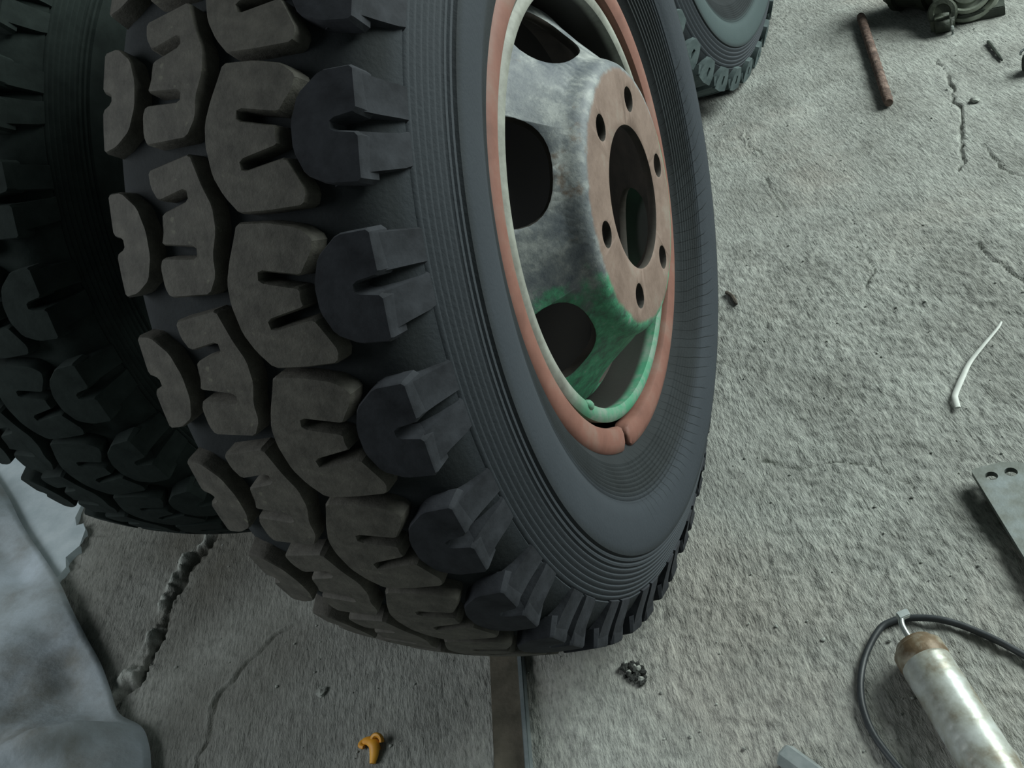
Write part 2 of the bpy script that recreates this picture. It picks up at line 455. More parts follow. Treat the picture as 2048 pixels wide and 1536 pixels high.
def build_floor():
    def axis(lo, hi, step, far_lo, far_hi):
        mid = np.arange(lo, hi + 1e-6, step)
        a = [lo]; s = step
        while a[-1] > far_lo: s *= 1.35; a.append(a[-1] - s)
        b = [mid[-1]]; s = step
        while b[-1] < far_hi: s *= 1.35; b.append(b[-1] + s)
        return np.concatenate([np.array(a[1:])[::-1], mid, np.array(b[1:])])
    xs = axis(-1.10, 0.56, 0.0031, -6, 7)
    ys = axis(-0.56, 1.75, 0.0033, -6, 8)
    X, Y = np.meshgrid(xs, ys, indexing='ij')
    Z = 0.010 * lattice(X, Y, 1, 2.2) + 0.006 * lattice(X, Y, 2, 7) + 0.0035 * lattice(X, Y, 3, 22) + 0.0018 * lattice(X, Y, 5, 60)
    gr = 0.0034 * lattice(X, Y, 4, 120)
    patchy = np.clip(lattice(X, Y, 9, 2.6) * 2.4 + 0.55, 0.25, 1)
    Z += gr * patchy
    # a smoother trowelled patch with a low step at its edge
    JX = X + 0.016 * lattice(X, Y, 31, 22) + 0.008 * lattice(X, Y, 32, 60)
    JY = Y + 0.016 * lattice(X, Y, 33, 22) + 0.008 * lattice(X, Y, 34, 60)
    dirt = np.zeros(X.shape); fresh = np.zeros(X.shape)
    for pts, w, dep, rim in CRACKS:
        D, S = poly_dist(JX, JY, pts)
        wj = w * np.clip(0.9 + 1.5 * lattice(X, Y, 41, 26) + 0.9 * lattice(X, Y, 42, 90), 0.25, 2)
        g = np.clip(1 - D / np.maximum(wj, 1e-4), 0, 1)
        Z -= dep * g
        dirt = np.maximum(dirt, np.clip(g * 1.6, 0, 1) * np.clip(0.75 + 1.6 * lattice(X, Y, 43, 55), 0.15, 1))
        if rim > 0:
            rr = np.where(S > 0, 0.0, np.exp(-((D - w * 1.5) / (w * 0.9)) ** 2)) * np.clip(0.55 + 2.2 * lattice(X, Y, 71, 45) + 1.2 * lattice(X, Y, 72, 130), 0, 1.3)
            Z += rim * rr
            if rim > 0.01:
                Z += np.exp(-(D / 0.022) ** 2) * (0.010 * lattice(X, Y, 75, 95) + 0.008 * lattice(X, Y, 76, 190))
            fresh = np.maximum(fresh, rr * min(1.0, rim / 0.012))
    # keep it level where the tyres stand
    for cx, cy in ((-0.125, 0.0), (-0.665, 0.17), (-0.2, 1.4)):
        k = np.exp(-(((X - cx) / 0.2) ** 2 + ((Y - cy) / 0.14) ** 2) ** 2)
        Z = Z * (1 - k) - 0.001 * k
    # broad darker ground at the left, two smaller darker patches at the right
    dark_area = np.clip(1.25 - np.hypot((X + 0.75) / 0.55, (Y + 0.05) / 0.45), 0, 1) * (0.75 + lattice(X, Y, 51, 9))
    dark_area = np.maximum(dark_area, np.clip(1 - np.hypot((X - 0.285) / 0.05, (Y + 0.31) / 0.10), 0, 1) * 0.55)
    dark_area = np.maximum(dark_area, np.clip(1 - np.hypot((X - 0.40) / 0.06, (Y - 0.38) / 0.16), 0, 1) * 0.3)
    nx, ny = X.shape
    co = np.stack([X, Y, Z], -1).reshape(-1, 3)
    idx = np.arange(nx * ny).reshape(nx, ny)
    quads = np.stack([idx[:-1, :-1], idx[1:, :-1], idx[1:, 1:], idx[:-1, 1:]], -1).reshape(-1, 4)
    me = bpy.data.meshes.new('floor')
    me.vertices.add(len(co)); me.vertices.foreach_set('co', co.ravel())
    me.loops.add(quads.size); me.loops.foreach_set('vertex_index', quads.ravel().astype(np.int32))
    me.polygons.add(len(quads))
    me.polygons.foreach_set('loop_start', np.arange(0, quads.size, 4, dtype=np.int32))
    me.polygons.foreach_set('loop_total', np.full(len(quads), 4, dtype=np.int32))
    me.polygons.foreach_set('use_smooth', np.ones(len(quads), dtype=bool))
    at = me.color_attributes.new('dirt', 'FLOAT_COLOR', 'POINT')
    cols = np.stack([dirt, np.clip(fresh, 0, 1), np.clip(dark_area, 0, 1), np.ones(X.shape)], -1).reshape(-1)
    at.data.foreach_set('color', cols.astype(np.float32))
    me.update(); me.validate()
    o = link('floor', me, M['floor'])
    o['kind'] = 'structure'
    o['label'] = 'rough cracked grey concrete floor of the workshop'
    def height(x, y):
        i = int(np.clip(np.searchsorted(xs, x) - 1, 0, nx - 2)); j = int(np.clip(np.searchsorted(ys, y) - 1, 0, ny - 2))
        return float(Z[i:i + 2, j:j + 2].max())
    return height

hz = build_floor()

# pale slab of fresh mortar at the left, with a ragged broken edge
def build_mortar():
    outer = [(-1.72, 0.30), (-1.72, -0.30), (-1.24, -0.33), (-1.165, -0.25)]
    jag = [(-1.165, -0.185), (-1.16, -0.15), (-1.178, -0.128), (-1.165, -0.10), (-1.19, -0.085), (-1.183, -0.06), (-1.20, -0.045),
           (-1.215, -0.05), (-1.235, -0.03), (-1.25, 0.02), (-1.24, 0.09), (-1.27, 0.16), (-1.26, 0.30)]
    loop = outer + jag
    bm = bmesh.new()
    n = len(loop)
    top = [bm.verts.new((x, y, 0.006 + 0.002 * random.random())) for x, y in loop]
    bot = [bm.verts.new((x + 0.01 * random.random(), y - 0.01 * random.random(), -0.012)) for x, y in loop]
    bm.faces.new(top)
    for i in range(n):
        bm.faces.new((top[i], top[(i + 1) % n], bot[(i + 1) % n], bot[i]))
    bmesh.ops.triangulate(bm, faces=[f for f in bm.faces if len(f.verts) > 4])
    o = link('trim_1', bm_mesh(bm, 'mortar_slab'), M['mortar'])
    o['kind'] = 'structure'
    o['label'] = 'pale smooth mortar patch with a ragged edge behind the grey sheet'
build_mortar()

# ------------------------------------------------------------------ tyres
PITCH = 360.0 / 27
def crown(v): return RT - 0.9 * v * v
GROOVE = 0.016

def offset_poly(P, d):
    """move every vertex of a polygon inward (d>0) along its corner bisector; units metres (u scaled)."""
    K = RT * math.pi / 180
    Q = [(u * K, v) for u, v in P]
    n = len(Q)
    area = sum(Q[i][0] * Q[(i + 1) % n][1] - Q[(i + 1) % n][0] * Q[i][1] for i in range(n))
    sg = 1 if area > 0 else -1
    out = []
    for i in range(n):
        p, q, r = Vector(Q[i - 1]), Vector(Q[i]), Vector(Q[(i + 1) % n])
        a = (q - p).normalized(); b = (r - q).normalized()
        na = Vector((-a.y, a.x)) * sg; nb = Vector((-b.y, b.x)) * sg
        m = (na + nb)
        if m.length < 1e-6: m = na
        m.normalize()
        k = d / max(0.45, m.dot(na))
        t = q + m * k
        out.append((t.x / K, t.y))
    return out

def chaikin(P, keep=0.2):
    out = []
    n = len(P)
    for i in range(n):
        a, b = P[i], P[(i + 1) % n]
        L = math.hypot((b[0] - a[0]) * 0.0088, b[1] - a[1])
        k = min(keep, 0.003 / max(L, 1e-6))
        out.append((a[0] + (b[0] - a[0]) * k, a[1] + (b[1] - a[1]) * k))
        out.append((a[0] + (b[0] - a[0]) * (1 - k), a[1] + (b[1] - a[1]) * (1 - k)))
    return out

def block_bm(P, depth=GROOVE + 0.004):
    """prism over the polygon P of (u degrees, v metres), wrapped on the tread crown."""
    P = chaikin(offset_poly(P, -0.0022))
    rings = [(offset_poly(P, -0.0010), 0.0), (P, 1 - 0.0022 / depth), (offset_poly(P, 0.0013), 1.0)]
    bm = bmesh.new()
    lv = []
    for R_, h in rings:
        lv.append([bm.verts.new((u, v * 100, h)) for u, v in R_])
    n = len(P)
    for a, b in zip(lv[:-1], lv[1:]):
        for i in range(n):
            bm.faces.new((a[i], a[(i + 1) % n], b[(i + 1) % n], b[i]))
    from mathutils.geometry import tessellate_polygon
    for tri in tessellate_polygon([[Vector((u * 0.88, v * 100, 0)) for u, v in rings[-1][0]]]):
        bm.faces.new([lv[-1][i] for i in tri])
    us = [p[0] for p in P]
    u = math.ceil(min(us) / 2.4) * 2.4
    while u < max(us):
        bmesh.ops.bisect_plane(bm, geom=bm.verts[:] + bm.edges[:] + bm.faces[:], plane_co=(u, 0, 0), plane_no=(1, 0, 0), dist=1e-5)
        u += 2.4
    for vt in bm.verts:
        u, v, h = vt.co
        v /= 100
        r = crown(v) - depth * (1 - h)
        a = RAD(u)
        vt.co = (v, -r * math.cos(a), r * math.sin(a))
    return bm

C_POLY = [(51.7, -.059), (52.3, -.016), (49.5, -.007), (47.8, .000), (45.8, .000), (43.8, -.007), (42.1, -.008), (40.7, -.017), (40.9, -.058), (41.6, -.061), (43.4, -.061),
          (44.0, -.058), (43.5, -.021), (44.9, -.019), (45.5, -.054), (46.2, -.051), (47.2, -.050),
          (47.8, -.049), (48.5, -.020), (49.9, -.021), (49.3, -.052), (50.4, -.058)]
B_POLY = [(45.9, .021), (45.6, .047), (44.9, .070), (43.9, .080), (42.9, .077), (41.9, .070),
          (41.3, .066), (42.2, .031), (40.9, .029), (39.9, .062), (39.2, .061), (38.6, .062),
          (37.9, .029), (36.6, .031), (37.2, .068), (36.0, .074), (34.4, .081), (33.5, .078), (33.5, .050), (33.7, .025), (35.2, .014), (36.9, .006), (39.5, .002),
          (41.3, .003), (43, .009), (44.6, .016)]
A_POLY = [(43.9, .123), (43.8, .1), (42.2, .083), (40.1, .0765), (37.9, .0765), (35.9, .084), (34.9, .1), (34.7, .123),
          (38.4, .124), (38.8, .104), (40.0, .104), (40.4, .124)]

def mirror(P, du, dv=0.0): return [(u + du, -v + dv) for u, v in P][::-1]
D_POLY = [(u, max(v, -0.1115)) for u, v in mirror(A_POLY, 6.67, 0.004)]

def add_finger(bm, ua0, ua1, ub0, ub1, sgn, du=0.0):
    low = 0.0 if sgn > 0 else 0.009
    """rubber rib running from the shoulder down onto the side wall."""
    path = [(0.110, 0.4915), (0.1222, 0.4902), (0.1242, 0.4865), (0.1300, 0.468), (0.1370, 0.450), (0.1392, 0.4435)]
    thick = [0.012, 0.013, 0.013, 0.010, 0.007, 0.004]
    rows = []
    n = len(path)
    for i, ((v, r), th) in enumerate(zip(path, thick)):
        t = i / (n - 1)
        u0 = ua0 + (ub0 - ua0) * t + du; u1 = ua1 + (ub1 - ua1) * t + du
        row = []
        for (u, out) in ((u0 - .25, 0), (u0, 1), ((u0 + u1) / 2, 1), (u1, 1), (u1 + .25, 0)):
            vv = v - low - (0 if out else th); rr = r - low * (1 - t) - (0 if out else th * 0.5)
            a = RAD(u)
            row.append(bm.verts.new((sgn * vv, -rr * math.cos(a), rr * math.sin(a))))
        rows.append(row)
    for a, b in zip(rows[:-1], rows[1:]):
        for k in range(4):
            bm.faces.new((a[k], a[k + 1], b[k + 1], b[k]))
    bm.faces.new(rows[0]); bm.faces.new(rows[-1][::-1])

def make_block(name, P, fingers=None, sgn=1, du=0.0):
    bm = block_bm(P)
    if fingers:
        for f in fingers: add_finger(bm, *f, sgn, du)
    me = bm_mesh(bm, name)
    smooth_by_angle(me, 30)
    return me
FING = [(40.45, 43.8, 40.3, 43.4), (34.8, 38.35, 36.0, 39.1)]
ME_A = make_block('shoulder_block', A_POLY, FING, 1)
ME_B = make_block('outer_block', B_POLY)
ME_C = make_block('inner_block', C_POLY)
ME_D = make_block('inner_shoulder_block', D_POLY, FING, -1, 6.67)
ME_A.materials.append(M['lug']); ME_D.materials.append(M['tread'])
ME_B.materials.append(M['tread']); ME_C.materials.append(M['tread'])

def carcass_profile(rib_n=8, rib_h=0.0018):
    base = [(0.100, 0.262), (0.112, 0.272), (0.118, 0.284), (0.124, 0.292)]
    side = []
    # fine bead ribs
    for k in range(10):
        r = 0.296 + k * 0.0047; v = 0.1275 + 0.50 * (r - 0.296) - 2.2 * (r - 0.296) ** 2
        side += [(v, r), (v + 0.0020, r + 0.0014), (v + 0.0022, r + 0.0030)]
    side += [(0.1500, 0.345), (0.1535, 0.357), (0.156, 0.372), (0.1565, 0.384), (0.1548, 0.396)]
    r0, r1 = 0.398, 0.443
    step = (r1 - r0) / rib_n
    def vr(r): 
        t = (r - r0) / (r1 - r0)
        return 0.1535 - 0.013 * t - 0.0035 * t * t
    for k in range(rib_n):
        r = r0 + k * step
        side += [(vr(r) - rib_h, r), (vr(r + step * .3), r + step * .3), (vr(r + step * .7), r + step * .7), (vr(r + step * .95) - rib_h, r + step * .95)]
    sh = [(0.1365, 0.4445), (0.133, 0.449), (0.125, 0.461), (0.114, 0.474), (0.100, 0.4795)]
    out = base + side + sh
    mid = [(v, crown(v) - GROOVE) for v in (0.085, 0.06, 0.03, 0.0, -0.03, -0.06, -0.085)]
    inn = [(-v, r) for v, r in out][::-1]
    liner = [(-0.128, 0.31), (-0.140, 0.36), (-0.132, 0.42), (-0.10, 0.455), (0, 0.465), (0.10, 0.455), (0.132, 0.42), (0.140, 0.36), (0.128, 0.31)]
    liner = [(v * 0.93, r) for v, r in liner]
    return out + mid + inn + liner
ME_CARCASS = revolve('tyre_carcass', carcass_profile(), 216)
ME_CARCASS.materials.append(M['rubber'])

def add_blocks(parent, du, mes=None):
    mes = mes or [ME_A, ME_B, ME_C, ME_D]
    for k in range(27):
        for nm, me in zip(('shoulder_block', 'tread_block', 'tread_block', 'shoulder_block'), mes):
            o = link(nm, me, None, parent)
            o.rotation_euler = (-RAD(du + k * PITCH), 0, 0)

# ---- the wheel in front
wheel = thing('truck_wheel', 'big worn block-tread truck tyre on a rusty steel rim with flaking green paint, in front', 'wheel', (-0.125, 0, 0))
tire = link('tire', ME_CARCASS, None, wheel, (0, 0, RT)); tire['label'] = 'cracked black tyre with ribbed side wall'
add_blocks(tire, 0.0)

def build_disc():
    prof = [(0.080, 0.162), (0.137, 0.162), (0.1435, 0.1605), (0.149, 0.156), (0.153, 0.149), (0.157, 0.139),
            (0.188, 0.106), (0.212, 0.083), (0.226, 0.072), (0.2345, 0.060), (0.237, 0.035)]
    S = [0.0]
    for (r0, v0), (r1, v1) in zip(prof[:-1], prof[1:]): S.append(S[-1] + math.hypot(r1 - r0, v1 - v0))
    def at(s):
        for i in range(len(S) - 1):
            if s <= S[i + 1] + 1e-9:
                t = (s - S[i]) / (S[i + 1] - S[i])
                return (prof[i][0] + t * (prof[i + 1][0] - prof[i][0]), prof[i][1] + t * (prof[i + 1][1] - prof[i][1]))
        return prof[-1]
    def s_of_r(r):
        for i in range(len(S) - 1):
            if prof[i][0] <= r <= prof[i + 1][0]:
                return S[i] + (r - prof[i][0]) / (prof[i + 1][0] - prof[i][0]) * (S[i + 1] - S[i])
    K = 0.0025
    U0, U1 = 2.6, 62.6
    bm = bmesh.new()
    rect = [(U0 * K, 0), (U1 * K, 0), (U1 * K, S[-1]), (U0 * K, S[-1])]
    bolt = []
    for k in range(20):
        a = 2 * math.pi * k / 20
        bolt.append(((12.6 + math.degrees(0.0143 * math.cos(a) / 0.111)) * K, 0.031 + 0.0143 * math.sin(a)))
    s0, s1 = s_of_r(0.1625), s_of_r(0.221)
    win = []
    for k in range(30):
        a = 2 * math.pi * k / 30
        c, s = math.cos(a), math.sin(a)
        e = 0.85
        c2 = math.copysign(abs(c) ** e, c); s2 = math.copysign(abs(s) ** e, s)
        hw = 16.8 if s2 < 0.4 else 16.8 - 2 * (s2 - 0.4)
        win.append(((42.6 + hw * c2) * K, (s0 + s1) / 2 + (s1 - s0) / 2 * s2))
    fill_poly(bm, [rect, bolt, win])
    def cut(co, no):
        bmesh.ops.bisect_plane(bm, geom=bm.verts[:] + bm.edges[:] + bm.faces[:], plane_co=co, plane_no=no, dist=1e-6)
    for i in range(1, 20): cut(((U0 + 3 * i) * K, 0, 0), (1, 0, 0))
    for s in S[1:-1]: cut((0, s, 0), (0, 1, 0))
    out = bmesh.new()
    pts = [(v.co.x / K, at(v.co.y)) for v in bm.verts]
    bm.verts.index_update()
    fs = [[v.index for v in f.verts] for f in bm.faces]
    for q in range(6):
        nv = []
        for u, (r, vv) in pts:
            a = RAD(u + 60 * q)
            nv.append(out.verts.new((vv, -r * math.cos(a), r * math.sin(a))))
        for f in fs: out.faces.new([nv[i] for i in f])
    bm.free()
    bmesh.ops.remove_doubles(out, verts=out.verts[:], dist=1e-5)
    me = bm_mesh(out, 'wheel_disc')
    # outward normals toward +x
    if sum(p.normal.x * p.area for p in me.polygons) < 0: me.flip_normals()
    smooth_by_angle(me, 30)
    return me
disc = link('wheel_disc', build_disc(), M['disc'], wheel, (0, 0, RT))
disc['label'] = 'dished wheel centre with six hand holes, peeling grey and green paint'
sm = disc.modifiers.new('thickness', 'SOLIDIFY'); sm.thickness = 0.009; sm.offset = -1
M['disc_back'] = simple_mat('shaded_disc_back', (0.02, 0.018, 0.014), (0.045, 0.036, 0.028), 25, 0.85)  # near-black back: shade behind bore and hand holes painted in
disc.data.materials.append(M['disc_back']); sm.material_offset = 1; sm.material_offset_rim = 1
bv = disc.modifiers.new('worn_edges', 'BEVEL'); bv.width = 0.0012; bv.segments = 1; bv.limit_method = 'ANGLE'; bv.angle_limit = RAD(50)

rim_prof = [(0.1165, 0.2345), (0.119, 0.239), (0.1185, 0.246), (0.115, 0.2505), (0.100, 0.2505), (0.094, 0.245), (-0.085, 0.246), (-0.100, 0.254),
            (-0.108, 0.272), (-0.114, 0.287), (-0.121, 0.288), (-0.122, 0.282), (-0.117, 0.262), (-0.106, 0.243), (-0.09, 0.2375), (0.085, 0.2365), (0.105, 0.235)]
rim = link('rim', revolve('rim', rim_prof, 180), M['lip'], wheel, (0, 0, RT))
rim['label'] = 'pale rim lip turning green towards the bottom'
# little tab on the rim lip
bm = bmesh.new()
bmesh.ops.create_icosphere(bm, subdivisions=2, radius=1.0)
a = RAD(-33)
for v in bm.verts:
    x, y, z = v.co
    r = 0.2375 + z * 0.006; th = a + y * 0.011 / 0.24
    v.co = (0.1165 + x * 0.0055, -r * math.cos(th), r * math.sin(th))
link('lip_tab', bm_mesh(bm, 'lip_tab'), M['lip'], rim, smooth=True)

def build_lock_ring():
    prof = [(0.104, 0.2585), (0.117, 0.2570), (0.1215, 0.2590), (0.1240, 0.2660), (0.1245, 0.2760), (0.1225, 0.2850), (0.118, 0.2885), (0.106, 0.2850)]
    cv = 0.114; cr = 0.2705
    verts, faces = [], []
    n = len(prof)
    us = []
    u = -57.4
    a0, a1 = u, u - 356.0
    for t in (0, .12, .35, .8, 1.5, 2.4, 3.4): us.append((a0 - t, math.sqrt(max(0.0, 1 - (1 - t / 3.4) ** 2)) * 0.98 + 0.02))
    k = 4.5
    while a0 - k > a1 + 1: us.append((a0 - k, 1.0)); k += 2.0
    us.append((a1, 1.0))
    for uu, sc in us:
        a = RAD(uu)
        for v, r in prof:
            rr = cr + (r - cr) * sc; vv = cv + (v - cv) * (0.55 + 0.45 * sc)
            verts.append((vv, -rr * math.cos(a), rr * math.sin(a)))
    for i in range(len(us) - 1):
        for j in range(n):
            j2 = (j + 1) % n
            faces.append((i * n + j, i * n + j2, (i + 1) * n + j2, (i + 1) * n + j))
    faces.append(tuple(range(n))); faces.append(tuple((len(us) - 1) * n + j for j in range(n))[::-1])
    me = bpy.data.meshes.new('lock_ring'); me.from_pydata(verts, [], faces)
    bm = bmesh.new(); bm.from_mesh(me); bmesh.ops.recalc_face_normals(bm, faces=bm.faces); bm.to_mesh(me); bm.free()
    smooth_by_angle(me, 40)
    return me
lr = link('lock_ring', build_lock_ring(), M['ring'], wheel, (0, 0, RT))
lr['label'] = 'split terracotta-coloured lock ring'

# ---- the same kind of tyre in the dark at the left
tire2 = thing('truck_tire', 'block-tread truck tyre standing in deep shadow at the left edge', 'tire', (-0.665, 0.17, 0), RAD(1.5))
def swap(me, m):
    c = me.copy(); c.materials.clear(); c.materials.append(m); return c
M['shade_rubber'] = simple_mat('shade_black_rubber', (0.012, 0.017, 0.016), (0.022, 0.030, 0.028), 30, 0.85, 0, 0.3, 0.0015, spec=0.12)  # darker rubber for this tyre; the deep shade is painted into its colour
t2 = link('carcass', swap(ME_CARCASS, M['shade_rubber']), None, tire2, (0, 0, RT))
add_blocks(t2, 5.0, [swap(m_, M['shade_rubber']) for m_ in (ME_A, ME_B, ME_C, ME_D)])

# ---- tyre with coarse cross lugs behind on the right
def rear_lug_mesh():
    bm = bmesh.new()
    depth = 0.022
    # cross bar of the tread
    P = [(-4.0, 0.128), (4.2, 0.128), (4.4, 0.085), (1.6, 0.02), (1.6, -0.004), (-4.4, -0.004), (-4.4, 0.03), (-3.6, 0.09)]
    b = block_bm(P, depth)
    b.verts.ensure_lookup_table()
    tmp = bpy.data.meshes.new('tmp'); b.to_mesh(tmp); b.free()
    bm.from_mesh(tmp); bpy.data.meshes.remove(tmp)
    # shoulder face: rounded diamond on the side wall with a slot in it
    def pt(u, t, out):
        v = 0.121 + 0.020 * t; r = 0.494 - 0.052 * t
        a = RAD(u)
        return bm.verts.new((v + out, -(r + out * .4) * math.cos(a), (r + out * .4) * math.sin(a)))
    shape = [(-3.9, .0), (0.4, -.04), (4.1, .02), (4.3, .35), (3.4, .72), (2.0, .98), (-1.8, .98), (-3.2, .70), (-4.2, .35)]
    hole = [(-0.55, .25), (0.55, .25), (0.55, .62), (-0.55, .62)]
    # ring of faces between outline and slot
    ob = [pt(u, t, -0.012) for u, t in shape]
    ot = [pt(u * .96, t * .97 + .01, 0.006) for u, t in shape]
    n = len(shape)
    for i in range(n): bm.faces.new((ob[i], ob[(i + 1) % n], ot[(i + 1) % n], ot[i]))
    ht = [pt(u, t, 0.006) for u, t in hole]; hb = [pt(u, t, -0.004) for u, t in hole]
    for i in range(4): bm.faces.new((ht[i], ht[(i + 1) % 4], hb[(i + 1) % 4], hb[i]))
    bm.faces.new(hb)
    grp = {0: [0, 1, 2], 1: [2, 3, 4], 2: [4, 5, 6, 7], 3: [7, 8, 0]}
    # hole corners: 0 (-,top) 1 (+,top) 2 (+,bottom) 3 (-,bottom)
    bm.faces.new((ot[0], ot[1], ot[2], ht[1], ht[0]))
    bm.faces.new((ot[2], ot[3], ot[4], ht[2], ht[1]))
    bm.faces.new((ot[4], ot[5], ot[6], ot[7], ht[3], ht[2]))
    bm.faces.new((ot[7], ot[8], ot[0], ht[0], ht[3]))
    me = bm_mesh(bm, 'tread_lug')
    smooth_by_angle(me, 30)
    return me
SC = 0.92
tire3 = thing('lug_tire', 'smaller dusty grey tyre with slotted shoulder lugs standing behind the front wheel', 'tire', (-0.2, 1.4, 0), RAD(-8))
tire3.scale = (SC, SC, SC)
cp = carcass_profile(5, 0.0022)
me3 = revolve('rear_carcass', cp, 180)
me3.materials.append(M['rubber_rear'])
t3 = link('carcass', me3, None, tire3, (0, 0, RT))
M['lug_rear'] = simple_mat('dusty_teal_rubber', (0.045, 0.062, 0.064), (0.085, 0.11, 0.112), 30, 0.8, 0, 0.3, 0.0015, spec=0.2)
ME_L = rear_lug_mesh(); ME_L.materials.append(M['lug_rear'])
ME_L2 = ME_L.copy()
for v in ME_L2.vertices: v.co.x *= -1
ME_L2.flip_normals()
NL = 30
for k in range(NL):
    o = link('tread_lug', ME_L, None, t3); o.rotation_euler = (-RAD(3 + k * 360 / NL), 0, 0)
    o = link('tread_lug', ME_L2, None, t3); o.rotation_euler = (-RAD(9 + k * 360 / NL), 0, 0)

# ------------------------------------------------------------------ things lying on the floor
# rusty reinforcing rod
def rebar():
    a = Vector((0.153, 1.539, 0)); b = Vector((0.228, 1.073, 0))
    a.z = hz(a.x, a.y) + 0.013; b.z = hz(b.x, b.y) + 0.012
    bm = bmesh.new()
    L = (b - a).length
    n = 60
    pts = [a.lerp(b, i / n) for i in range(n + 1)]
    rad = [0.0098 + (0.0012 if i % 3 == 0 else 0.0) for i in range(n + 1)]
    rad[0] = 0.007; rad[-1] = 0.0085
    bm.free()
    o = link('steel_rod', tube_mesh('steel_rod', pts, rad, 10), M['rebar'])
    tag(o, 'rusty ribbed steel rod lying on the floor near the casting', 'rod')
rebar()

# angle iron running under the front tyre
def angle_iron():
    root = thing('angle_iron', 'rusted brown angle iron on the floor running under the front tyre', 'angle iron', (-0.19, -0.37, 0))
    z0 = 0.002
    a = Vector((-0.150, -0.20)); b = Vector((-0.268, -0.05))
    ax = Vector((0.049, -0.130)).normalized(); sd = Vector((-ax.y, ax.x))
    if sd.x < 0: sd = -sd
    o0 = Vector((-0.2385, -0.300)) - Vector((-0.19, -0.37))
    def prism(name, s0, s1, za, zb, m):
        bm = bmesh.new()
        vs = box_bm(bm, -0.17, 0.45, s0, s1, za, zb)
        bmesh.ops.bevel(bm, geom=bm.edges[:], offset=0.0012, segments=2, affect='EDGES')
        for v in bm.verts:
            p = o0 + ax * v.co.x + sd * v.co.y
            v.co = (p.x, p.y, v.co.z)
        link(name, bm_mesh(bm, name), m, root)
    prism('flat_flange', 0.0, 0.042, z0, z0 + 0.005, M['angle'])
    prism('upright_flange', 0.042, 0.0485, z0, z0 + 0.016, M['angle_edge'])
angle_iron()

# steel plate with two holes
def steel_plate():
    A = Vector((0.352, 0.028)); ax = Vector((0.053, -0.142)).normalized(); sd = Vector((-ax.y, ax.x))
    if sd.x < 0: sd = -sd
    L, Wd = 0.20, 0.088
    outer = [(0.0, 0.004), (0.004, 0.0), (L, 0), (L, Wd), (0.035, Wd), (0.022, Wd - 0.006), (0.004, 0.058), (-0.002, 0.040)]
    def circ(c, r): return [(c[0] + r * math.cos(2 * math.pi * k / 16), c[1] + r * math.sin(2 * math.pi * k / 16)) for k in range(16)]
    bm = bmesh.new()
    fill_poly(bm, [outer, circ((0.018, 0.019), 0.0075), circ((0.018, 0.043), 0.0078)])
    geo = bmesh.ops.extrude_face_region(bm, geom=bm.faces[:])
    for v in geo['geom']:
        if isinstance(v, bmesh.types.BMVert): v.co.z += 0.008
    for v in bm.verts:
        p = A + ax * v.co.x + sd * v.co.y
        v.co = (p.x, p.y, v.co.z + 0.004 + 0.10 * (0.088 - v.co.y))
    o = link('steel_plate', bm_mesh(bm, 'steel_plate'), M['plate'])
    tag(o, 'stained steel plate with two drilled holes at its corner, right edge', 'plate')
    return o
steel_plate()

